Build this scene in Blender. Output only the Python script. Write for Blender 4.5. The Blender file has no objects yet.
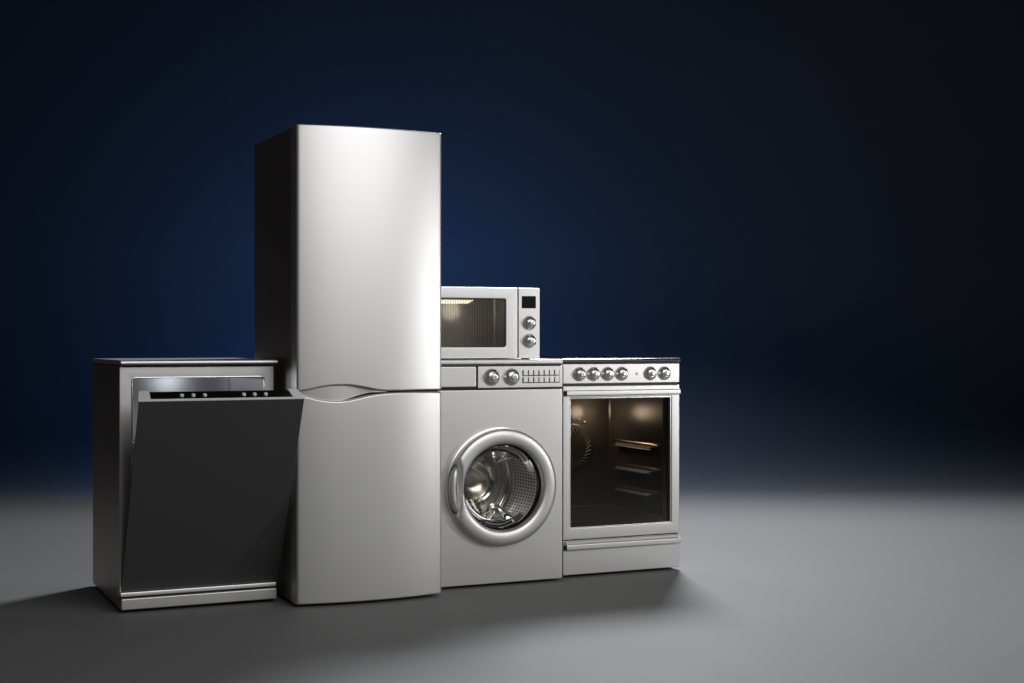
import bpy, bmesh, math, random
from mathutils import Vector, Matrix
random.seed(4)
sc = bpy.context.scene
R = math.radians
PI = math.pi

# ------------------------------------------------------------------ camera
YAW = 0.4325
CAM = Vector((-0.8468, -5.0089, 0.9179))
FWD = Vector((math.sin(YAW), math.cos(YAW), 0))
RGT = Vector((math.cos(YAW), -math.sin(YAW), 0))
cd = bpy.data.cameras.new('camera')
cd.lens = 50.59; cd.sensor_width = 36; cd.clip_start = 0.05; cd.clip_end = 200
cam = bpy.data.objects.new('camera', cd)
sc.collection.objects.link(cam)
cam.location = CAM
cam.rotation_euler = (PI/2, 0, -YAW)
sc.camera = cam

# ------------------------------------------------------------------ world, exposure
w = bpy.data.worlds.new('World'); sc.world = w; w.use_nodes = True
bg = w.node_tree.nodes['Background']
bg.inputs[0].default_value = (0.92, 0.90, 0.95, 1); bg.inputs[1].default_value = 0.03
sc.view_settings.view_transform = 'Standard'
sc.view_settings.look = 'None'
sc.view_settings.exposure = 0
sc.view_settings.gamma = 1
sc.render.engine = 'CYCLES'
sc.cycles.use_denoising = True
sc.cycles.max_bounces = 10
sc.cycles.transparent_max_bounces = 16
sc.cycles.sample_clamp_indirect = 6

# ------------------------------------------------------------------ studio lamps
def area(name, loc, target, sx, sy, power, col=(1, 1, 1), spread=180):
    l = bpy.data.lights.new(name, 'AREA'); l.shape = 'RECTANGLE'; l.size = sx; l.size_y = sy
    l.energy = power; l.color = col; l.spread = R(spread)
    o = bpy.data.objects.new(name, l); sc.collection.objects.link(o)
    o.location = loc
    d = Vector(target) - Vector(loc)
    o.rotation_euler = d.to_track_quat('-Z', 'Y').to_euler()
    return o
area('front_softbox', (1.95, -5.6, 3.35), (1.0, 0.0, 1.0), 5.0, 3.3, 92, (1, 0.995, 0.985), 140)
area('right_strip_light', (4.35, -3.1, 1.05), (1.0, -0.1, 1.0), 0.5, 1.05, 7.0, (1, 0.995, 0.985), 90)
area('rear_right_softbox', (3.75, 3.0, 3.9), (1.9, -0.5, 0.0), 1.15, 1.15, 172, (0.92, 0.95, 1), 128)
area('blue_backdrop_lamp', (1.75, 2.85, 0.85), tuple(Vector((1.75, 2.85, 0.72)) + FWD), 0.4, 0.4, 74, (0.17, 0.45, 1), 165)

# ------------------------------------------------------------------ materials
def mat(name, col, metal=0.0, rough=0.5, bump=0.0, bscale=200, rvar=0.0, spec=0.5, stretch=None, coat=0.0):
    m = bpy.data.materials.new(name); m.use_nodes = True
    nt = m.node_tree; b = nt.nodes['Principled BSDF']
    b.inputs['Base Color'].default_value = (*col, 1)
    b.inputs['Metallic'].default_value = metal
    b.inputs['Roughness'].default_value = rough
    b.inputs['Specular IOR Level'].default_value = spec
    b.inputs['Coat Weight'].default_value = coat
    if bump or rvar:
        tc = nt.nodes.new('ShaderNodeTexCoord'); mp = nt.nodes.new('ShaderNodeMapping')
        nt.links.new(tc.outputs['Object'], mp.inputs[0])
        if stretch: mp.inputs['Scale'].default_value = stretch
        n = nt.nodes.new('ShaderNodeTexNoise'); n.inputs['Scale'].default_value = bscale; n.inputs['Detail'].default_value = 3
        nt.links.new(mp.outputs[0], n.inputs['Vector'])
        if bump:
            bp = nt.nodes.new('ShaderNodeBump'); bp.inputs['Strength'].default_value = bump; bp.inputs['Distance'].default_value = 0.001
            nt.links.new(n.outputs['Fac'], bp.inputs['Height']); nt.links.new(bp.outputs[0], b.inputs['Normal'])
        if rvar:
            n2 = nt.nodes.new('ShaderNodeTexNoise'); n2.inputs['Scale'].default_value = 3.0; n2.inputs['Detail'].default_value = 4
            nt.links.new(mp.outputs[0], n2.inputs['Vector'])
            mr = nt.nodes.new('ShaderNodeMapRange')
            mr.inputs['To Min'].default_value = rough - rvar; mr.inputs['To Max'].default_value = rough + rvar
            nt.links.new(n2.outputs['Fac'], mr.inputs['Value']); nt.links.new(mr.outputs[0], b.inputs['Roughness'])
    return m

M = {}
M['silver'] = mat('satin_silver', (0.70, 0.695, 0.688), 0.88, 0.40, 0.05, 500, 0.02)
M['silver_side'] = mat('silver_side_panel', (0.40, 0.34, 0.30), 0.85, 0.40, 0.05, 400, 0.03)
M['trim'] = mat('polished_trim', (0.74, 0.73, 0.71), 0.95, 0.24)
M['chrome'] = mat('chrome', (0.85, 0.85, 0.85), 1.0, 0.28)
M['white_plastic'] = mat('pale_silver_plastic', (0.86, 0.86, 0.85), 0.0, 0.35)
M['tub'] = mat('tub_steel', (0.55, 0.55, 0.56), 0.75, 0.33, 0.05, 60, 0.02)
M['steel'] = mat('brushed_steel', (0.55, 0.54, 0.53), 1.0, 0.27, 0.05, 60, 0.02, stretch=(1, 1, 12))
M['hob_steel'] = mat('dark_polished_hob_edge', (0.36, 0.355, 0.35), 1.0, 0.16)
M['drum_chrome'] = mat('polished_drum_steel', (0.62, 0.60, 0.57), 1.0, 0.12)
M['hob_glass'] = mat('black_ceramic_glass', (0.005, 0.005, 0.006), 0.0, 0.05, spec=0.12)
M['dull'] = mat('dull_oven_metal', (0.50, 0.46, 0.42), 0.8, 0.4)
M['drum'] = None
M['dark_panel'] = mat('dark_grey_door_panel', (0.052, 0.052, 0.054), 0.0, 0.6, spec=0.3)
M['black'] = mat('black_plastic', (0.012, 0.012, 0.012), 0.0, 0.35)
M['gloss_black'] = mat('black_glass', (0.006, 0.006, 0.006), 0.0, 0.18, spec=0.35)
M['rubber'] = mat('rubber', (0.02, 0.02, 0.02), 0.0, 0.7)
M['gap'] = mat('seam_gasket', (0.05, 0.05, 0.052), 0.0, 0.6)
M['enamel'] = mat('oven_enamel', (0.085, 0.076, 0.070), 0.0, 0.30, 0.1, 900, rvar=0.05, spec=0.6)
M['cavity'] = mat('microwave_cavity', (0.50, 0.49, 0.47), 0.75, 0.30)
M['rod'] = mat('copper_tinted_rod', (0.78, 0.62, 0.45), 1.0, 0.3)
M['shelf'] = mat('shelf_rail_steel', (0.42, 0.44, 0.48), 0.7, 0.45)
M['red'] = mat('red_marking', (0.8, 0.15, 0.12), 0.0, 0.5)
M['hub_tan'] = mat('warm_tinted_steel', (0.62, 0.56, 0.48), 1.0, 0.2)
M['floor'] = mat('studio_floor', (0.20, 0.20, 0.201), 0.0, 0.62, 0.04, 350, 0.03, spec=0.25)
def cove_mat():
    # studio cove: light falloff towards the backdrop painted as a grey-to-navy colour blend
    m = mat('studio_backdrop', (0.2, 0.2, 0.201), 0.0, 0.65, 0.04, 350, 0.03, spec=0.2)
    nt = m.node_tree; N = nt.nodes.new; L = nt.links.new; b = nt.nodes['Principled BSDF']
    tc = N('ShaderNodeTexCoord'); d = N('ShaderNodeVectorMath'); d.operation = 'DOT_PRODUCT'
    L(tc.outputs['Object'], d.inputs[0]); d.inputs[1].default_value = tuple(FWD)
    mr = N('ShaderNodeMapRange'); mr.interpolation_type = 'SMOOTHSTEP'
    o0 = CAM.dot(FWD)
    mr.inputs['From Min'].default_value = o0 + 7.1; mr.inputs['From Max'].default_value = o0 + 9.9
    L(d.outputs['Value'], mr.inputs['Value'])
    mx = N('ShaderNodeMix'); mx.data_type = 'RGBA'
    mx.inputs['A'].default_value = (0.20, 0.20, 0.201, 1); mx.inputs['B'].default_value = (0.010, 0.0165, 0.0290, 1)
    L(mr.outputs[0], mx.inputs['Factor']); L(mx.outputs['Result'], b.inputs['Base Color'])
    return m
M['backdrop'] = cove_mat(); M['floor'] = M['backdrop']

def emis(name, col, s):
    m = bpy.data.materials.new(name); m.use_nodes = True
    nt = m.node_tree; nt.nodes.clear()
    e = nt.nodes.new('ShaderNodeEmission'); e.inputs[0].default_value = (*col, 1); e.inputs[1].default_value = s
    o = nt.nodes.new('ShaderNodeOutputMaterial'); nt.links.new(e.outputs[0], o.inputs[0])
    return m
M['bulb'] = emis('lit_bulb', (1, 0.70, 0.45), 0.35)
M['mwlamp'] = emis('lit_microwave_lamp', (1, 0.84, 0.64), 2.4)

def pane(name, tint, ior=1.5, rough=0.02, stripes=None):
    m = bpy.data.materials.new(name); m.use_nodes = True
    nt = m.node_tree; nt.nodes.clear(); N = nt.nodes.new; L = nt.links.new
    t = N('ShaderNodeBsdfTransparent'); t.inputs[0].default_value = (*tint, 1)
    g = N('ShaderNodeBsdfGlossy'); g.inputs['Roughness'].default_value = rough
    f = N('ShaderNodeFresnel'); f.inputs[0].default_value = ior
    mx = N('ShaderNodeMixShader'); o = N('ShaderNodeOutputMaterial')
    L(f.outputs[0], mx.inputs[0]); L(t.outputs[0], mx.inputs[1]); L(g.outputs[0], mx.inputs[2])
    last = mx
    if stripes:
        tc = N('ShaderNodeTexCoord'); sx = N('ShaderNodeSeparateXYZ'); L(tc.outputs['Object'], sx.inputs[0])
        outs = []
        for ax, per in (('X', stripes[0]), ('Z', stripes[1])):
            a = N('ShaderNodeMath'); a.operation = 'MULTIPLY'; a.inputs[1].default_value = 2*PI/per; L(sx.outputs[ax], a.inputs[0])
            s = N('ShaderNodeMath'); s.operation = 'SINE'; L(a.outputs[0], s.inputs[0])
            r = N('ShaderNodeMapRange'); r.inputs['From Min'].default_value = -0.3; r.inputs['From Max'].default_value = 0.6
            L(s.outputs[0], r.inputs['Value']); outs.append(r)
        mu = N('ShaderNodeMath'); mu.operation = 'MULTIPLY_ADD'; L(outs[0].outputs[0], mu.inputs[0])
        mu.inputs[1].default_value = stripes[2]
        sc2 = N('ShaderNodeMath'); sc2.operation = 'MULTIPLY'; sc2.inputs[1].default_value = stripes[3]; L(outs[1].outputs[0], sc2.inputs[0])
        L(sc2.outputs[0], mu.inputs[2])
        d = N('ShaderNodeBsdfPrincipled'); d.inputs['Base Color'].default_value = (0.16, 0.15, 0.14, 1); d.inputs['Roughness'].default_value = 0.4
        m2 = N('ShaderNodeMixShader'); L(mu.outputs[0], m2.inputs[0]); L(mx.outputs[0], m2.inputs[1]); L(d.outputs[0], m2.inputs[2])
        last = m2
    L(last.outputs[0], o.inputs[0])
    return m
M['oven_glass'] = pane('smoked_oven_glass', (0.62, 0.60, 0.58))
M['mw_glass'] = pane('microwave_screen_glass', (0.8, 0.78, 0.75), stripes=(0.0105, 0.0105, 0.22, 0.04))
M['bowl_glass'] = pane('clear_bowl_glass', (0.93, 0.94, 0.95), 1.32, 0.01)

def drum_mat():
    # stainless steel with rows of punched holes, laid out by the drum's own UVs
    m = bpy.data.materials.new('perforated_drum_steel'); m.use_nodes = True
    nt = m.node_tree; N = nt.nodes.new; L = nt.links.new; b = nt.nodes['Principled BSDF']
    uv = N('ShaderNodeUVMap'); uv.uv_map = 'UVMap'
    mp = N('ShaderNodeMapping'); mp.inputs['Scale'].default_value = (104, 12, 1); L(uv.outputs[0], mp.inputs[0])
    fr = N('ShaderNodeVectorMath'); fr.operation = 'FRACTION'; L(mp.outputs[0], fr.inputs[0])
    sb = N('ShaderNodeVectorMath'); sb.operation = 'SUBTRACT'; sb.inputs[1].default_value = (0.5, 0.5, 0); L(fr.outputs[0], sb.inputs[0])
    le = N('ShaderNodeVectorMath'); le.operation = 'LENGTH'; L(sb.outputs[0], le.inputs[0])
    mr = N('ShaderNodeMapRange'); mr.inputs['From Min'].default_value = 0.24; mr.inputs['From Max'].default_value = 0.34; L(le.outputs['Value'], mr.inputs['Value'])
    mx = N('ShaderNodeMix'); mx.data_type = 'RGBA'; mx.inputs['A'].default_value = (0.01, 0.01, 0.01, 1); mx.inputs['B'].default_value = (0.86, 0.84, 0.80, 1)
    L(mr.outputs[0], mx.inputs['Factor']); L(mx.outputs['Result'], b.inputs['Base Color'])
    ml = N('ShaderNodeMath'); ml.operation = 'MULTIPLY'; ml.inputs[1].default_value = 0.45; L(mr.outputs[0], ml.inputs[0]); L(ml.outputs[0], b.inputs['Metallic'])
    b.inputs['Roughness'].default_value = 0.28
    bp = N('ShaderNodeBump'); bp.inputs['Strength'].default_value = 0.4; bp.inputs['Distance'].default_value = 0.002
    L(mr.outputs[0], bp.inputs['Height']); L(bp.outputs[0], b.inputs['Normal'])
    return m
M['drum'] = drum_mat()

# ------------------------------------------------------------------ mesh helpers
def obj(name, bm, m, parent=None, sharp=32, label=None):
    bmesh.ops.recalc_face_normals(bm, faces=bm.faces)
    for f in bm.faces: f.smooth = True
    for e in bm.edges:
        if len(e.link_faces) == 2:
            e.smooth = e.calc_face_angle(0) < R(sharp)
    me = bpy.data.meshes.new(name); bm.to_mesh(me); bm.free()
    me.materials.append(M[m] if isinstance(m, str) else m)
    o = bpy.data.objects.new(name, me); sc.collection.objects.link(o)
    wn = o.modifiers.new('weighted_normal', 'WEIGHTED_NORMAL'); wn.mode = 'FACE_AREA'; wn.weight = 50; wn.keep_sharp = True
    if parent: o.parent = parent
    if label: o['label'] = label
    return o

def thing(name, label, cat, loc=(0, 0, 0), group=None):
    o = bpy.data.objects.new(name, None); sc.collection.objects.link(o)
    o.empty_display_size = 0.1
    o.location = loc; o['label'] = label; o['category'] = cat
    if group: o['group'] = group
    return o

def new(): return bmesh.new()

def box(bm, x0, x1, y0, y1, z0, z1, bev=0.0, seg=2):
    r = bmesh.ops.create_cube(bm, size=1)
    vs = r['verts']
    for v in vs:
        v.co = Vector(((x0+x1)/2 + v.co.x*(x1-x0), (y0+y1)/2 + v.co.y*(y1-y0), (z0+z1)/2 + v.co.z*(z1-z0)))
    if bev:
        es = list({e for v in vs for e in v.link_edges})
        bmesh.ops.bevel(bm, geom=es, offset=bev, segments=seg, affect='EDGES', profile=0.5, clamp_overlap=True)
    return bm

def loft(bm, loops, cap0=True, cap1=True, closed=False):
    rows = [[bm.verts.new(p) for p in lp] for lp in loops]
    n = len(rows[0])
    pairs = list(zip(rows, rows[1:]))
    if closed: pairs.append((rows[-1], rows[0])); cap0 = cap1 = False
    for a, b in pairs:
        for i in range(n):
            j = (i+1) % n
            bm.faces.new((a[i], a[j], b[j], b[i]))
    if cap0: bm.faces.new(rows[0][::-1])
    if cap1: bm.faces.new(rows[-1])
    return rows

def circ(cx, cz, r, y, n=48, sx=1.0, a0=0.0):
    return [(cx + sx*r*math.cos(a0+2*PI*i/n), y, cz + r*math.sin(a0+2*PI*i/n)) for i in range(n)]

def rrect(x0, x1, z0, z1, r, y, k=6):
    pts = []
    for cx, cz, a in ((x1-r, z1-r, 0), (x0+r, z1-r, 90), (x0+r, z0+r, 180), (x1-r, z0+r, 270)):
        for i in range(k):
            t = R(a + 90*i/(k-1))
            pts.append((cx + r*math.cos(t), y, cz + r*math.sin(t)))
    return pts

def ringplate(bm, O, ro, I, ri, y0, y1, b=0.003, k=6):
    """rectangular plate (front at y0, back at y1) with a rounded opening; O and I = (x0, x1, z0, z1)"""
    def off(T, d): return (T[0]+d, T[1]-d, T[2]+d, T[3]-d)
    def L(T, r, y): return rrect(*T, max(r, 0.0005), y, k)
    c = b*0.3
    loops = [L(O, ro, y1), L(O, ro, y0+b), L(off(O, c), ro, y0+c), L(off(O, b), max(ro-b, 0.0005), y0),
             L(off(I, -b), ri+b, y0), L(off(I, -c), ri+c, y0+c), L(I, ri, y0+b), L(I, ri, y1)]
    loft(bm, loops, closed=True)
    return bm

def rplate(bm, O, r, y0, y1, b=0.003, k=6):
    """solid rounded plate with bevelled front"""
    c = b*0.3
    def off(T, d): return (T[0]+d, T[1]-d, T[2]+d, T[3]-d)
    loft(bm, [rrect(*O, r, y1, k), rrect(*O, r, y0+b, k), rrect(*off(O, c), r, y0+c, k), rrect(*off(O, b), max(r-b, 0.0005), y0, k)])
    return bm

def lathe(bm, cx, cz, prof, n=48, cap0=True, cap1=True, closed=False, sx=1.0):
    loft(bm, [circ(cx, cz, r, y, n, sx) for r, y in prof], cap0, cap1, closed)
    return bm

def profx(bm, x0, x1, prof):
    """extrude a closed (y, z) profile along x"""
    loft(bm, [[(x0, y, z) for y, z in prof], [(x1, y, z) for y, z in prof]])
    return bm

def tube(bm, pts, r, n=8):
    pts = [Vector(p) for p in pts]
    loops = []
    for i, p in enumerate(pts):
        d = (pts[min(i+1, len(pts)-1)] - pts[max(i-1, 0)]).normalized()
        u = d.cross(Vector((0, 0, 1)))
        if u.length < 0.1: u = d.cross(Vector((0, 1, 0)))
        u.normalize(); v = d.cross(u)
        loops.append([tuple(p + r*(math.cos(2*PI*k/n)*u + math.sin(2*PI*k/n)*v)) for k in range(n)])
    loft(bm, loops)
    return bm

FZ = -0.012          # floor level: the cabinets' lower edges are at z = 0
def feet(parent, x0, x1, y0, y1):
    for x in (x0, x1):
        for y in (y0, y1):
            bm = new()
            for_r = bmesh.ops.create_cone(bm, cap_ends=True, segments=16, radius1=0.02, radius2=0.016, depth=0.016)
            for v in for_r['verts']: v.co += Vector((x, y, FZ+0.008))
            obj('foot', bm, 'rubber', parent)

# ------------------------------------------------------------------ setting: floor running up into a seamless backdrop
def cyc(u, d, z): return tuple(Vector((CAM.x, CAM.y, z)) + RGT*u + FWD*d)
def sheet(name, prof, m):
    bm = new(); rows = []
    us = [-14 + 28*i/28 for i in range(29)]
    for d, z in prof: rows.append([bm.verts.new(cyc(u, d, z)) for u in us])
    for a, b in zip(rows, rows[1:]):
        for i in range(28): bm.faces.new((a[i], a[i+1], b[i+1], b[i]))
    o = obj(name, bm, m, sharp=60); o['kind'] = 'structure'
    return o
D0 = 8.9; RAD = 1.6
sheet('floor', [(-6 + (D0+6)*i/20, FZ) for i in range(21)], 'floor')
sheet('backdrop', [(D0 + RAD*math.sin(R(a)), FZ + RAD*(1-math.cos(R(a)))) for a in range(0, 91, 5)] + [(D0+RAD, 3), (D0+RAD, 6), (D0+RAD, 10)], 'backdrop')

# ================================================================== DISHWASHER
dw = thing('dishwasher', 'silver dishwasher at the left end of the row with its dark grey door tilted open', 'dishwasher')
DX = 0.545
def dishwasher():
    YB = 0.63; YF = 0.045
    bm = new()                                   # carcass: two sides, back, bottom
    box(bm, 0.0, 0.012, YF, YB, 0.0, 0.832, 0.0015)
    box(bm, DX-0.013, DX-0.001, YF, YB, 0.0, 0.832, 0.0015)
    box(bm, 0.0125, DX-0.0135, YB-0.012, YB-0.001, 0.002, 0.832)
    box(bm, 0.0125, DX-0.0135, YF+0.03, YB-0.0125, 0.002, 0.03)
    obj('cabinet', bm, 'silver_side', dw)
    bm = new()                                   # worktop with a chamfered front lip
    profx(bm, -0.001, DX, [(YB, 0.8535), (0.006, 0.8535), (0.0035, 0.8527), (0.001, 0.8505), (0.0, 0.848), (0.0, 0.843), (0.003, 0.8395), (0.010, 0.8375), (YB, 0.8375)])
    obj('worktop', bm, 'silver', dw)
    bm = new()
    box(bm, 0.004, DX-0.004, 0.035, YB-0.01, 0.8322, 0.8372)
    obj('gasket', bm, 'gap', dw)
    bm = new()                                   # face frame round the tub
    ringplate(bm, (0.0005, DX-0.0015, 0.050, 0.830), 0.002, (0.042, 0.509, 0.075, 0.7935), 0.014, YF-0.002, YF+0.02, 0.003)
    obj('front_frame', bm, 'silver', dw)
    bm = new()
    ringplate(bm, (0.0405, 0.5105, 0.0735, 0.795), 0.0155, (0.045, 0.506, 0.078, 0.7905), 0.012, YF-0.005, YF+0.006, 0.0015)
    obj('door_seal', bm, 'trim', dw)
    # stainless tub: open box
    bm = new()
    loft(bm, [rrect(0.0442, 0.5068, 0.0772, 0.7913, 0.012, YF+0.0075), rrect(0.0442, 0.5068, 0.0772, 0.7913, 0.012, 0.53),
              rrect(0.050, 0.501, 0.083, 0.785, 0.012, 0.545)], cap0=False)
    tub = obj('tub', bm, 'tub', dw)
    def rack(z, y0, y1):
        bm = new()
        for y in [y0 + (y1-y0)*i/9 for i in range(10)]:
            tube(bm, [(0.055, y, z+0.07), (0.06, y, z), (0.49, y, z), (0.495, y, z+0.07)], 0.0022, 6)
        for x in [0.06 + 0.43*i/12 for i in range(13)]:
            tube(bm, [(x, y0, z+0.0045), (x, y1, z+0.0045)], 0.002, 6)
            for y in [y0 + (y1-y0)*i/5 for i in range(6)]:
                tube(bm, [(x, y, z+0.0045), (x, y-0.008, z+0.06)], 0.0017, 5)
        tube(bm, [(0.055, y0, z+0.072), (0.055, y1, z+0.072)], 0.003, 6)
        tube(bm, [(0.495, y0, z+0.072), (0.495, y1, z+0.072)], 0.003, 6)
        tube(bm, [(0.055, y0, z+0.072), (0.495, y0, z+0.072)], 0.003, 6)
        obj('dish_rack', bm, 'trim', dw)
    rack(0.50, 0.11, 0.50); rack(0.16, 0.11, 0.50)
    bm = new()                                   # sill and plinth
    profx(bm, -0.0015, DX-0.006, [(YF+0.02, 0.0465), (0.003, 0.0465), (0.0, 0.049), (0.0, 0.0575), (0.0015, 0.060), (0.006, 0.0615), (YF+0.02, 0.0615)])
    obj('sill', bm, 'silver', dw)
    bm = new()
    box(bm, 0.004, DX-0.006, 0.022, YF-0.003, 0.004, 0.0462)
    obj('plinth_recess', bm, 'gap', dw)
    bm = new(); box(bm, -0.0005, DX-0.002, 0.0, 0.02, 0.0008, 0.0396, 0.004, 3)
    obj('plinth', bm, 'silver', dw)
    feet(dw, 0.05, DX-0.05, 0.09, 0.55)
    # door, modelled shut and then tilted about its lower edge
    W0, W1, Lh, T = 0.004, 0.557, 0.747, 0.058
    bm = new()
    box(bm, W0+0.013, W1-0.013, 0.003, T, 0.0, Lh-0.010, 0.002)
    door = obj('door', bm, 'black', dw)
    door.location = (0, 0.040, 0.062); door.rotation_euler = (R(26.6), 0, 0)
    bm = new(); box(bm, W0+0.0015, W1-0.0015, -0.0035, 0.0028, 0.0, Lh-0.0058, 0.001)
    obj('front_panel', bm, 'dark_panel', door)
    bm = new(); box(bm, W0-0.0005, W1+0.0005, -0.004, 0.0035, Lh-0.0055, Lh+0.0005, 0.0012)
    obj('top_trim', bm, 'white_plastic', door)
    bm = new(); box(bm, W0+0.040, W1-0.040, 0.004, T-0.001, Lh-0.0098, Lh-0.0030)
    obj('control_strip', bm, 'gloss_black', door)
    for x0, x1, s0, s1 in ((W0-0.0005, W0+0.0395, 0.011, 0.004), (W1-0.0395, W1+0.0005, -0.004, -0.011)):
        bm = new()
        loft(bm, [[(x0, 0.0038, z), (x1, 0.0038, z), (x1+s1, T+0.001, z), (x0+s0, T+0.001, z)] for z in (Lh-0.0098, Lh)])
        obj('end_cap', bm, 'white_plastic', door)
    for x in (0.148, 0.186, 0.224, 0.3545, 0.391, 0.429):
        bm = new()
        lo = []
        for r, h in ((0.0066, -0.003), (0.0066, 0.0025), (0.0055, 0.004), (0.002, 0.0043)):
            lo.append([(x + r*math.cos(2*PI*i/20), 0.026 + r*math.sin(2*PI*i/20), Lh-0.0005+h) for i in range(20)])
        loft(bm, lo)
        obj('button', bm, 'white_plastic', door)
dishwasher()

# ================================================================== REFRIGERATOR
fr = thing('refrigerator', 'tall silver two-door refrigerator with a wavy gap between its bowed doors', 'refrigerator', (0.573, 0, 0))
FW = 0.546
def fridge():
    YF = -0.141; YD = -0.078; YB = 0.436; H = 1.6766; SAG = 0.034
    bm = new(); box(bm, 0.001, FW-0.001, YD+0.006, YB, 0.0, H-0.002, 0.004, 3)
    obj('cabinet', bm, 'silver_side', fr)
    bm = new(); box(bm, 0.010, FW-0.010, YD, YD+0.0055, 0.015, H-0.014)
    obj('door_gasket', bm, 'gap', fr)
    feet(fr, 0.05, FW-0.05, 0.0, 0.38)
    # wavy edges (x from the left, z)
    up = [(0, .7445), (.03, .7475), (.07, .7560), (.11, .7625), (.150, .7650), (.19, .7640), (.24, .7560), (.29, .7460), (.33, .7430), (.45, .7430), (FW, .7425)]
    lo = [(0, .7355), (.02, .7315), (.05, .7230), (.09, .7140), (.13, .7105), (.17, .7115), (.21, .7180), (.25, .7270), (.29, .7330), (.34, .7365), (.45, .7375), (FW, .7360)]
    def ev(t, x):
        for i in range(len(t)-1):
            if x <= t[i+1][0] + 1e-9:
                p0 = t[max(i-1, 0)]; p1 = t[i]; p2 = t[i+1]; p3 = t[min(i+2, len(t)-1)]
                s = (x-p1[0])/(p2[0]-p1[0])
                m1 = (p2[1]-p0[1])/max(p2[0]-p0[0], 1e-6)*(p2[0]-p1[0]); m2 = (p3[1]-p1[1])/max(p3[0]-p1[0], 1e-6)*(p2[0]-p1[0])
                return (2*s**3-3*s*s+1)*p1[1] + (s**3-2*s*s+s)*m1 + (-2*s**3+3*s*s)*p2[1] + (s**3-s*s)*m2
        return t[-1][1]
    xs = [0, .0006, .002, .0045, .008] + [.008 + (FW-.016)*i/70 for i in range(1, 70)] + [FW-.008, FW-.0045, FW-.002, FW-.0006, FW]
    def yfront(x):
        y = YF - SAG*(1-((x-FW/2)/(FW/2))**2)
        r = .008; d = min(x, FW-x)
        if d < r: y += r*(1-math.sqrt(max(0, 1-((r-d)/r)**2)))
        return y
    def door(name, zlo, zhi, rl=.005, rh=.005):
        bm = new(); loops = []
        for x in xs:
            y = yfront(x); a, b = zlo(x), zhi(x)
            lp = [(x, YD-.001, a), (x, y+rl*1.2, a)]
            for t in (22, 45, 67, 90): lp.append((x, y+rl-rl*math.sin(R(t)), a+rl-rl*math.cos(R(t))))
            for s in range(1, 8): lp.append((x, y, a+rl+(b-a-rl-rh)*s/8))
            for t in (90, 67, 45, 22): lp.append((x, y+rh-rh*math.sin(R(t)), b-rh+rh*math.cos(R(t))))
            lp += [(x, y+rh*1.2, b), (x, YD-.001, b)]
            loops.append(lp)
        loft(bm, loops)
        return obj(name, bm, 'silver', fr, sharp=40)
    door('upper_door', lambda x: ev(up, x), lambda x: H)
    door('lower_door', lambda x: 0.0, lambda x: ev(lo, x), rh=.008)
    # recessed hand grip between the two waves, and the dark slit round it
    bm = new(); rows = []
    for i in range(56):
        x = .006 + .324*i/55
        g = max(0.0, min(1.0, (x-.11)/.13)); g = g*g*(3-2*g)
        a, b = ev(lo, x) - .003*(1-g) + .0065*g - .006*max(0, (x-.27)/.06), ev(up, x)-.0022
        if b < a + .0005: a = b - .0005
        y = yfront(max(.009, x))
        rows.append([bm.verts.new((x, y + .013 + .012*g - .0012*k/8, a+(b-a)*k/8)) for k in range(9)])
    for r0, r1 in zip(rows, rows[1:]):
        for k in range(8): bm.faces.new((r0[k], r1[k], r1[k+1], r0[k+1]))
    obj('handle_recess', bm, 'silver', fr)
    bm = new(); box(bm, .006, FW-.006, YD-.034, YD-.0015, .700, .775)
    bm.free()
    bm = new(); box(bm, .008, FW-.008, YD-.042, YD-.030, .7365, .7425)
    obj('door_slit', bm, 'black', fr)
fridge()

def knob(parent, cx, cz, y, r=0.027, ang=0):
    """domed chrome dial with a stubby grip in the middle"""
    bm = new()
    lathe(bm, cx, cz, [(r*1.06, y+0.001), (r*1.06, y-0.002), (r, y-0.004), (r*0.97, y-0.009), (r*0.86, y-0.0145), (r*0.70, y-0.018), (r*0.52, y-0.020), (r*0.5, y-0.0205)], 40)
    k = obj('knob', bm, 'chrome', parent, sharp=25)
    bm = new()
    lathe(bm, cx, cz, [(r*0.42, y-0.0195), (r*0.42, y-0.030), (r*0.38, y-0.033), (r*0.24, y-0.0335), (r*0.20, y-0.031)], 32)
    obj('knob_cap', bm, 'chrome', k, sharp=25)
    bm = new()
    a = R(ang)
    box(bm, -0.0015, 0.0015, y-0.0185, y-0.010, r*0.62, r*0.94, 0.0005)
    for v in bm.verts:
        x, z = v.co.x, v.co.z
        v.co.x = cx + x*math.cos(a) + z*math.sin(a); v.co.z = cz - x*math.sin(a) + z*math.cos(a)
    obj('pointer', bm, 'black', k)
    return k

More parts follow.
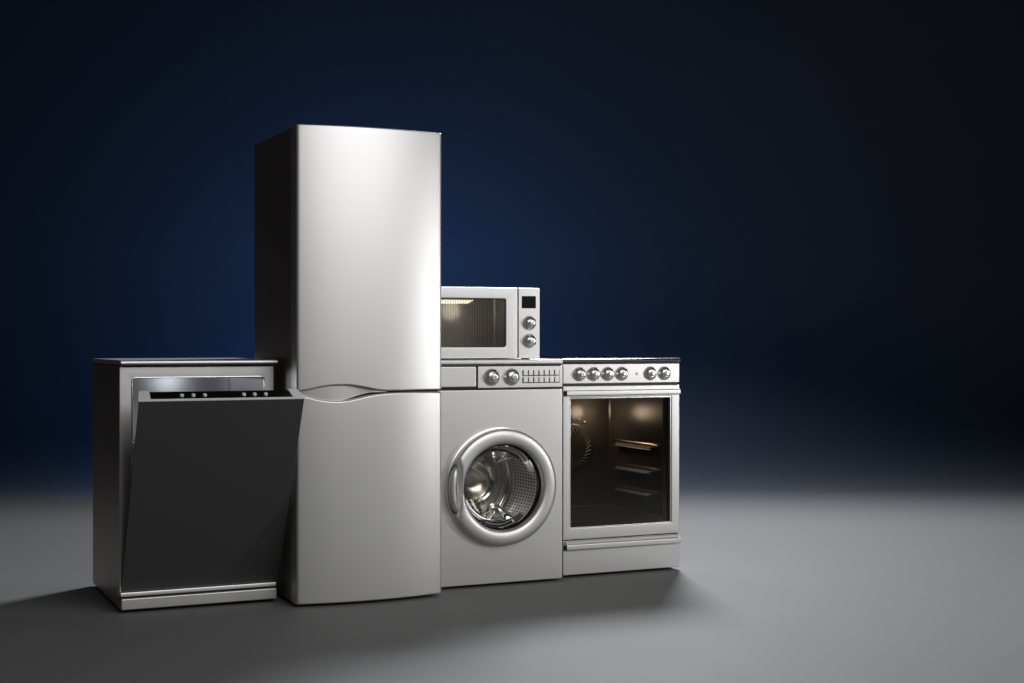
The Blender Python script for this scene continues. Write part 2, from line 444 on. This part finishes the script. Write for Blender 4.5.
# ================================================================== WASHING MACHINE
wm = thing('washing_machine', 'silver front-loading washing machine with a round porthole door, microwave on top', 'washing machine', (1.122, 0, 0))
def washer():
    W = 0.549; YF = -0.024; YB = 0.52
    CX, CZ = 0.285, 0.366
    bm = new()
    box(bm, 0.0, 0.010, YF+0.022, YB, 0.0, 0.828, 0.001)
    box(bm, W-0.010, W, YF+0.022, YB, 0.0, 0.828, 0.001)
    box(bm, 0.0105, W-0.0105, YB-0.01, YB, 0.0, 0.828)
    box(bm, 0.0105, W-0.0105, YF+0.03, YB-0.0105, 0.004, 0.012)
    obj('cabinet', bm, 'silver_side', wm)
    bm = new(); box(bm, -0.001, W+0.001, YF-0.004, YB, 0.8315, 0.8485, 0.004, 3)
    obj('top_panel', bm, 'silver', wm)
    bm = new(); box(bm, 0.004, W-0.004, YF+0.006, YB-0.012, 0.825, 0.8312)
    obj('top_seam', bm, 'gap', wm)
    # front panel with round opening
    n = 96; hr = 0.196
    x0, x1, z0, z1 = 0.0005, W-0.0005, 0.0, 0.7345
    angs = sorted([2*PI*i/n for i in range(n)] + [math.atan2(z-CZ, x-CX) % (2*PI) for x in (x0, x1) for z in (z0, z1)])
    def edge(a, d=0):
        c, s = math.cos(a), math.sin(a); t = 1e9
        if c > 1e-9: t = min(t, (x1-d-CX)/c)
        if c < -1e-9: t = min(t, (x0+d-CX)/c)
        if s > 1e-9: t = min(t, (z1-d-CZ)/s)
        if s < -1e-9: t = min(t, (z0+d-CZ)/s)
        return CX+c*t, CZ+s*t
    def el(y, d): return [(edge(a, d)[0], y, edge(a, d)[1]) for a in angs]
    def cl(r, y): return [(CX+r*math.cos(a), y, CZ+r*math.sin(a)) for a in angs]
    bm = new()
    loft(bm, [el(YF+0.02, 0), el(YF+0.0035, 0), el(YF+0.001, 0.001), el(YF, 0.0035), cl(hr, YF), cl(hr, YF+0.02)], closed=True)
    obj('front_panel', bm, 'silver', wm)
    # control panel and detergent drawer
    bm = new(); box(bm, 0.190, W-0.001, YF-0.002, YF+0.02, 0.7415, 0.8235, 0.0025)
    cp = obj('control_panel', bm, 'silver', wm)
    bm = new(); box(bm, 0.002, W-0.002, YF+0.008, YF+0.03, 0.7355, 0.8249)
    obj('panel_recess', bm, 'black', wm)
    bm = new()
    rplate(bm, (0.001, 0.1795, 0.7465, 0.8235), 0.004, YF-0.012, YF+0.0075, 0.004)
    obj('detergent_drawer', bm, 'silver', wm)
    for x, a in ((0.2465, 20), (0.330, -30)): knob(wm, x, 0.783, YF-0.002, 0.031, a)
    for j in range(2):
        for i in range(7):
            bx = 0.3785 + 0.0223*i
            bz = 0.7885 if j == 0 else 0.7615
            bm = new(); box(bm, bx, bx+0.0180, YF-0.0065, YF-0.0025, bz, bz+0.0195, 0.001)
            obj('button', bm, 'silver', wm)
    bm = new()
    for j in range(2):
        bz = 0.7885 if j == 0 else 0.7615
        box(bm, 0.3755, 0.3785+0.0223*7-0.001, YF-0.0032, YF-0.0015, bz-0.0028, bz+0.0195)
    obj('button_bezel', bm, 'gap', wm)
    # porthole door
    bm = new()
    ro = 0.222; ri = 0.163; rm = (ro+ri)/2; hw = (ro-ri)/2
    prof = [(ro-0.001, YF-0.001), (ro, YF-0.010)]
    for t in range(0, 181, 12):
        prof.append((rm + hw*math.cos(R(t)), YF-0.018-0.024*math.sin(R(t))**0.45))
    prof += [(ri, YF-0.010), (ri-0.001, YF+0.004), (ri+0.012, YF+0.012), (ro-0.03, YF+0.004)]
    lathe(bm, CX, CZ, prof, 96, closed=True)
    # recess for the handle: press the left flank of the ring down along an upright oval
    for v in bm.verts:
        dx = (v.co.x-(CX-0.203))/0.024; dz = (v.co.z-CZ)/0.100
        q = dx*dx + dz**4
        if q < 1.6 and v.co.y < YF-0.012:
            k = max(0.0, min(1.0, (1.6-q)/0.9)); k = k*k*(3-2*k)
            v.co.y += 0.016*k
    door = obj('porthole_door', bm, 'silver', wm, sharp=50)
    bm = new()                                   # door backing ring
    lathe(bm, CX, CZ, [(ro+0.004, YF-0.0005), (ro+0.004, YF-0.006), (ro-0.004, YF-0.0085), (ro-0.012, YF-0.0085), (ro-0.012, YF-0.0005)], 96, closed=True)
    obj('rim', bm, 'trim', door)
    bm = new(); loops = []                       # dark oval plate behind the handle: recess shade put into its colour
    for yy, gq in ((YF-0.016, 1.0), (YF-0.0275, 1.0), (YF-0.0285, 0.93)):
        loops.append([(CX-0.2060+0.0160*gq*math.copysign(abs(math.cos(2*PI*k/40))**0.8, math.cos(2*PI*k/40)) + 0.012*math.sin(2*PI*k/40)**2, yy,
                       CZ+0.094*gq*math.copysign(abs(math.sin(2*PI*k/40))**0.8, math.sin(2*PI*k/40))) for k in range(40)])
    loft(bm, loops)
    obj('handle_recess', bm, 'gap', door, sharp=50)
    bm = new()                                   # upright pull handle
    loops = []
    for i in range(21):
        t = -1 + 2*i/20; z = CZ + 0.084*t
        wdt = 0.0140*math.sqrt(max(0.02, 1-abs(t)**5)); bow = 0.012*t*t
        x = CX-0.2095+bow; yb = YF-0.029; yf = 0.019*math.sqrt(max(0.02, 1-abs(t)**4))
        loops.append([(x+wdt*math.cos(2*PI*k/16), yb+yf*math.sin(2*PI*k/16), z) for k in range(16)])
    loft(bm, loops)
    obj('handle', bm, 'silver', door, sharp=50)
    bm = new()                                   # inner chrome lip
    lathe(bm, CX, CZ, [(ri+0.0005, YF-0.010), (ri-0.003, YF-0.0135), (ri-0.007, YF-0.010), (ri-0.008, YF+0.004), (ri+0.0005, YF+0.004)], 96, closed=True)
    obj('inner_lip', bm, 'gloss_black', door)
    bm = new()                                   # glass bowl bulging into the drum
    lathe(bm, CX, CZ, [(ri-0.0085, YF-0.004), (0.150, YF+0.006), (0.142, YF+0.03), (0.134, YF+0.05), (0.12, YF+0.058), (0.09, YF+0.062), (0.04, YF+0.064), (0.01, YF+0.064)], 64, cap0=False)
    obj('glass_bowl', bm, 'bowl_glass', door, sharp=60)
    bm = new()                                   # rubber bellows
    lathe(bm, CX, CZ, [(0.1955, YF+0.021), (0.185, YF+0.03), (0.188, YF+0.04), (0.178, YF+0.048), (0.184, YF+0.056), (0.192, YF+0.06)], 64, cap0=False, cap1=False)
    obj('bellows', bm, 'rubber', wm)
    # drum
    DR = 0.213; Y0, Y1 = YF+0.060, 0.335
    bm = new(); nn = 96
    uvl = bm.loops.layers.uv.new('UVMap')
    A = [bm.verts.new((CX+DR*math.cos(2*PI*i/nn), Y0, CZ+DR*math.sin(2*PI*i/nn))) for i in range(nn)]
    B = [bm.verts.new((CX+DR*math.cos(2*PI*i/nn), Y1, CZ+DR*math.sin(2*PI*i/nn))) for i in range(nn)]
    for i in range(nn):
        j = (i+1) % nn
        f = bm.faces.new((A[i], A[j], B[j], B[i]))
        for l, uv in zip(f.loops, ((i/nn, 0), ((i+1)/nn, 0), ((i+1)/nn, 1), (i/nn, 1))): l[uvl].uv = uv
    drum = obj('drum', bm, 'drum', wm)
    bm = new()
    lathe(bm, CX, CZ, [(DR-0.0005, Y1-0.02), (DR-0.012, Y1-0.006), (0.185, Y1), (0.168, Y1-0.004), (0.16, Y1-0.016), (0.150, Y1-0.020), (0.118, Y1-0.022), (0.112, Y1-0.032), (0.112, Y1-0.075), (0.104, Y1-0.088),
                       (0.097, Y1-0.090), (0.094, Y1-0.1), (0.088, Y1-0.104), (0.080, Y1-0.100), (0.077, Y1-0.086)], 72, cap0=False, cap1=False)
    obj('drum_back', bm, 'drum_chrome', drum, sharp=40)
    bm = new()
    lathe(bm, CX, CZ, [(0.077, Y1-0.086), (0.055, Y1-0.070), (0.02, Y1-0.064)], 72, cap0=False)
    obj('hub', bm, 'hub_tan', drum)
    bm = new()
    lathe(bm, CX, CZ, [(DR-0.0005, Y0+0.001), (DR-0.010, Y0-0.003), (0.196, Y0-0.001), (0.194, Y0+0.006), (0.197, Y0+0.010)], 72, cap0=False, cap1=False)
    obj('drum_rim', bm, 'chrome', drum)
    for ang in (52, 170, 298):
        a = R(ang); bm = new(); loops = []
        for i in range(11):
            t = i/10; y = Y0+0.020 + (Y1-Y0-0.100)*t
            s = math.sin(PI*min(1, max(0, 0.06+0.88*t)))**0.45
            hw, hh = 0.038*(0.55+0.45*s), 0.118*s
            lp = []
            for k in range(13):
                q = PI*k/12
                lp.append((hw*math.cos(q), hh*math.sin(q)**0.8))
            loops.append([(CX + (DR+0.002-h)*math.cos(a) - x*math.sin(a), y, CZ + (DR+0.002-h)*math.sin(a) + x*math.cos(a)) for x, h in lp])
        loft(bm, loops)
        obj('lifter', bm, 'drum_chrome', drum, sharp=50)
    feet(wm, 0.05, W-0.05, 0.05, 0.46)
washer()

# ================================================================== MICROWAVE
mw = thing('microwave', 'silver microwave oven with a ribbed dark window standing on the washing machine', 'microwave', (1.140, 0.05, 0.8485))
def microwave():
    W = 0.469; H = 0.2775; B0 = 0.004; D = 0.36; SX = 0.376
    bm = new()                                   # hollow casing (open front, cavity inside)
    box(bm, 0, W, 0.022, D, H-0.004, H-0.0005, 0.001)
    box(bm, 0, W, 0.022, D, B0, B0+0.004)
    box(bm, 0, 0.004, 0.022, D, B0+0.0042, H-0.0042)
    box(bm, W-0.004, W, 0.022, D, B0+0.0042, H-0.0042)
    box(bm, 0.0042, W-0.0042, D-0.004, D, B0+0.0042, H-0.0042)
    obj('casing', bm, 'silver_side', mw)
    bm = new()                                   # cooking cavity
    c0, c1, k0, k1, yb = 0.030, 0.366, 0.034, 0.246, 0.205
    loft(bm, [rrect(c0, c1, k0, k1, 0.012, 0.0215), rrect(c0, c1, k0, k1, 0.012, yb-0.008), rrect(c0+0.006, c1-0.006, k0+0.006, k1-0.006, 0.01, yb)], cap0=False)
    cav = obj('cavity', bm, 'cavity', mw)
    bm = new()                                   # lamp strip high on the back wall
    loft(bm, [[(0.10, yb-0.001, 0.2335), (0.275, yb-0.001, 0.2335), (0.250, yb-0.001, 0.2205), (0.10, yb-0.001, 0.2175)],
              [(0.10, yb-0.008, 0.2335), (0.272, yb-0.008, 0.2335), (0.247, yb-0.008, 0.2215), (0.10, yb-0.008, 0.2185)]])
    obj('lamp', bm, 'mwlamp', cav)
    bm = new(); ringplate(bm, (0.001, SX-0.003, B0, H), 0.003, (0.040, 0.3235, 0.0475, 0.2345), 0.009, 0.0, 0.018, 0.0035)
    door = obj('door', bm, 'silver', mw)
    bm = new(); ringplate(bm, (0.0385, 0.325, 0.046, 0.236), 0.010, (0.0425, 0.321, 0.050, 0.232), 0.007, 0.004, 0.012, 0.001)
    obj('window_gasket', bm, 'gap', door)
    bm = new(); box(bm, 0.0405, 0.323, 0.0125, 0.0145, 0.048, 0.234)
    obj('window', bm, 'mw_glass', door)
    bm = new(); box(bm, SX+0.001, W, 0.001, 0.0215, B0, H, 0.0028)
    pn = obj('control_panel', bm, 'silver', mw)
    bm = new(); box(bm, SX-0.008, SX+0.0009, 0.0095, 0.021, B0+0.002, H-0.002)
    obj('door_seam', bm, 'gap', mw)
    bm = new(); box(bm, 0.391, 0.4515, -0.0008, 0.004, 0.1985, 0.2465, 0.001)
    obj('display', bm, 'gloss_black', pn)
    knob(pn, 0.4225, 0.1415, 0.001, 0.0265, 60)
    knob(pn, 0.4225, 0.0720, 0.001, 0.0265, 120)
    for x in (0.04, W-0.04):
        for y in (0.05, D-0.05):
            bm = new(); box(bm, x-0.012, x+0.012, y-0.012, y+0.012, 0.0, B0+0.0005)
            obj('foot', bm, 'rubber', mw)
microwave()

# ================================================================== COOKER
ck = thing('cooker', 'silver freestanding electric cooker with a big dark oven window at the right end', 'cooker', (1.697, 0, 0))
def cooker():
    W = 0.532; YF = 0.025; YB = 0.60
    bm = new()
    box(bm, 0.0, 0.008, YF+0.02, YB, 0.0, 0.832, 0.001)
    box(bm, W-0.008, W, YF+0.02, YB, 0.0, 0.832, 0.001)
    box(bm, 0.0085, W-0.0085, YB-0.008, YB, 0.0, 0.832)
    box(bm, 0.0085, W-0.0085, YF+0.03, YB-0.0085, 0.004, 0.012)
    obj('cabinet', bm, 'silver_side', ck)
    bm = new(); profx(bm, -0.001, W+0.001, [(YB, 0.8515), (YF+0.001, 0.8515), (YF-0.004, 0.849), (YF-0.006, 0.843), (YF-0.004, 0.838), (YF+0.002, 0.8355), (YB, 0.8355)])
    hob = obj('hob', bm, 'hob_steel', ck)
    bm = new(); box(bm, 0.012, W-0.012, YF+0.018, YB-0.02, 0.8512, 0.8535, 0.0008)
    obj('hob_glass', bm, 'hob_glass', hob)
    for x, y, r in ((0.135, 0.17, 0.093), (0.385, 0.17, 0.075), (0.135, 0.44, 0.075), (0.385, 0.44, 0.093)):
        bm = new(); loops = []
        for rr, z in ((r, 0.8533), (r, 0.8553), (r-0.001, 0.8556), (r*0.3, 0.8556), (r*0.25, 0.8552)):
            loops.append([(x+rr*math.cos(2*PI*i/40), y+rr*math.sin(2*PI*i/40), z) for i in range(40)])
        loft(bm, loops)
        obj('burner', bm, 'hob_glass', hob)
    bm = new(); box(bm, 0.004, W-0.004, YF+0.006, YF+0.05, 0.8295, 0.8353)
    obj('hob_seam', bm, 'gap', ck)
    bm = new(); box(bm, 0.0005, W-0.0005, YF, YF+0.0295, 0.7515, 0.8290, 0.003)
    cp = obj('control_panel', bm, 'silver', ck)
    for x, a in ((0.072, 0), (0.1345, 15), (0.1985, -20), (0.262, 40), (0.3935, 10), (0.459, -15)):
        knob(cp, x, 0.7895, YF, 0.0265, a)
    bm = new()                                   # small red lit-up reading between the dials
    rx, rz, y0, y1 = 0.326, 0.786, YF-0.0012, YF+0.001
    box(bm, rx, rx+0.009, y0, y1, rz, rz+0.0022)
    box(bm, rx+0.0055, rx+0.0078, y0-0.0002, y1, rz-0.005, rz+0.009)
    box(bm, rx-0.0002, rx+0.0018, y0-0.0004, y1, rz+0.0005, rz+0.006)
    box(bm, rx+0.0125, rx+0.0145, y0, y1, rz+0.005, rz+0.007)
    box(bm, rx+0.0125, rx+0.0145, y0, y1, rz-0.003, rz-0.001)
    obj('marking', bm, 'red', cp)
    bm = new(); box(bm, 0.004, W-0.004, YF+0.008, YF+0.028, 0.7425, 0.7512)
    obj('panel_seam', bm, 'gap', ck)
    # oven door
    bm = new(); ringplate(bm, (0.0005, W-0.0005, 0.139, 0.7418), 0.002, (0.031, 0.4945, 0.1835, 0.6965), 0.003, YF, YF+0.030, 0.003)
    door = obj('door', bm, 'silver', ck)
    bm = new(); ringplate(bm, (0.0308, 0.4947, 0.1833, 0.6967), 0.003, (0.0365, 0.489, 0.187, 0.691), 0.003, YF+0.004, YF+0.016, 0.0015)
    obj('window_frame', bm, 'trim', door)
    bm = new(); box(bm, 0.034, 0.4915, YF+0.0165, YF+0.0195, 0.185, 0.6945)
    obj('window', bm, 'oven_glass', door)
    # full width grip: a rounded bar standing a little proud of the panel
    def grip(parent, z1, z0, out, xa, xb, ledge=0.0):
        bm = new(); m = YF-0.0005; r = 0.005; f = m-out
        pr = [(m, z1)]
        if ledge: pr += [(m-0.006, z1), (m-0.0075, z1-0.0015), (m-0.0075, z1-ledge+0.002), (m-0.009, z1-ledge)]; z1 -= ledge
        for t in (0, 30, 60, 90): pr.append((f+r-r*math.sin(R(t)), z1-r+r*math.cos(R(t))))
        for t in (90, 60, 30, 0): pr.append((f+r-r*math.sin(R(t)), z0+r-r*math.cos(R(t))))
        pr += [(m-0.004, z0+0.001), (m-0.003, z0+0.005), (m, z0+0.006)]
        profx(bm, xa, xb, pr)
        h = obj('handle', bm, 'silver', parent, sharp=35)
        bm = new(); box(bm, 0.002, xa-0.0005, YF-out*0.8, YF-0.0005, z0+0.001, z1-0.003, 0.002)
        obj('end_shade', bm, 'black', h)  # black block in place of the shadow gap at the bar's left end
    grip(door, 0.7260, 0.7035, 0.018, 0.009, W-0.007)
    # drawer
    bm = new(); box(bm, 0.0005, W-0.0005, YF, YF+0.0295, 0.0005, 0.1358, 0.003)
    drawer = obj('drawer', bm, 'silver', ck)
    grip(drawer, 0.1345, 0.0985, 0.018, 0.009, W-0.007, 0.012)
    bm = new(); box(bm, 0.004, W-0.004, YF+0.012, YF+0.028, 0.1358, 0.1389)
    obj('drawer_seam', bm, 'gap', ck)
    feet(ck, 0.05, W-0.05, 0.09, 0.55)
    # oven cavity (open box)
    c0, c1, k0, k1, yb = 0.022, 0.473, 0.205, 0.700, 0.507
    bm = new()
    loft(bm, [rrect(c0, c1, k0, k1, 0.008, YF+0.0305), rrect(c0, c1, k0, k1, 0.008, yb-0.006), rrect(c0+0.006, c1-0.006, k0+0.006, k1-0.006, 0.006, yb)], cap0=False)
    cav = obj('cavity', bm, 'enamel', ck)
    bm = new(); ringplate(bm, (0.0095, W-0.0095, 0.15, 0.735), 0.004, (0.024, 0.471, 0.207, 0.698), 0.008, YF+0.0302, YF+0.034, 0.0015)
    obj('cavity_frame', bm, 'enamel', ck)
    # shelf rails: a rod over a slanted steel ledge on either wall
    for z in (0.490, 0.390, 0.297):
        for side in (1, -1):
            xw = c1-0.001 if side > 0 else c0+0.001
            bm = new()
            P = [(xw, 0.11, z-0.002), (xw, 0.455, z-0.002), (xw-side*0.022, 0.415, z-0.018), (xw-side*0.022, 0.16, z-0.018)]
            a = [bm.verts.new(p) for p in P]; b = [bm.verts.new((p[0], p[1], p[2]-0.0025)) for p in P]
            bm.faces.new(a); bm.faces.new(b[::-1])
            for i in range(4): bm.faces.new((a[i], a[(i+1) % 4], b[(i+1) % 4], b[i]))
            tube(bm, [(xw-side*0.022, 0.12, z-0.018), (xw-side*0.022, 0.44, z-0.018)], 0.0022, 6)
            rl = obj('shelf_rail', bm, 'shelf', cav)
            bm = new(); xo = xw-side*0.008
            tube(bm, [(xw, 0.075, z), (xo, 0.085, z+0.001), (xo, 0.13, z+0.004), (xo, 0.45, z+0.004), (xw, 0.462, z)], 0.0042, 8)
            obj('rod', bm, 'rod', rl)
    # fan cover with punched slots on the back wall
    fx, fz = 0.285, 0.462
    bm = new(); lathe(bm, fx, fz, [(0.105, yb-0.0005), (0.102, yb-0.010), (0.095, yb-0.013), (0.05, yb-0.0145), (0.01, yb-0.0145)], 56)
    fan = obj('fan_cover', bm, 'enamel', cav)
    bm = new()
    for i in range(28):
        a = 2*PI*i/28
        p = Vector((fx + 0.074*math.cos(a), yb-0.0150, fz + 0.074*math.sin(a)))
        d = Vector((math.cos(a+0.7), 0, math.sin(a+0.7)))*0.014
        tube(bm, [p-d, p, p+d], 0.0026, 6)
    obj('vent_slots', bm, 'dull', fan)
    for i in range(5):
        a = R(60 + 14*i)
        px_, pz_ = fx + 0.125*math.cos(a), fz + 0.125*math.sin(a)
        bm = new(); lathe(bm, px_, pz_, [(0.0055, yb-0.0005), (0.005, yb-0.004), (0.001, yb-0.006)], 12)
        obj('rivet', bm, 'shelf', fan)
    bm = new()                                   # bottom seam rod seen in the cavity
    tube(bm, [(c0+0.03, yb-0.03, k0+0.006), (c1-0.03, yb-0.03, k0+0.006), (c1-0.03, 0.10, k0+0.006)], 0.0022, 6)
    obj('floor_rod', bm, 'rod', cav)
cooker()

def lamp_point(name, loc, e, r, col):
    l = bpy.data.lights.new(name, 'POINT'); l.energy = e; l.shadow_soft_size = r; l.color = col
    o = bpy.data.objects.new(name, l); sc.collection.objects.link(o); o.location = loc
lamp_point('oven_lamp_light', (1.697+0.345, 0.44, 0.610), 0.75, 0.025, (1, 0.78, 0.56))
lamp_point('microwave_lamp_light', (1.140+0.21, 0.05+0.12, 0.8485+0.195), 0.15, 0.04, (1, 0.93, 0.84))
lamp_point('tub_fill_light', (0.34, 0.16, 0.76), 0.42, 0.02, (0.86, 0.91, 1))  # added fill, not a fitted tub lamp; lifts the dark interior
lamp_point('drum_fill_light', (1.122+0.25, 0.12, 0.366+0.15), 0.45, 0.02, (1, 0.96, 0.9))  # added fill inside the drum, no lamp fitted there; brightens the steel
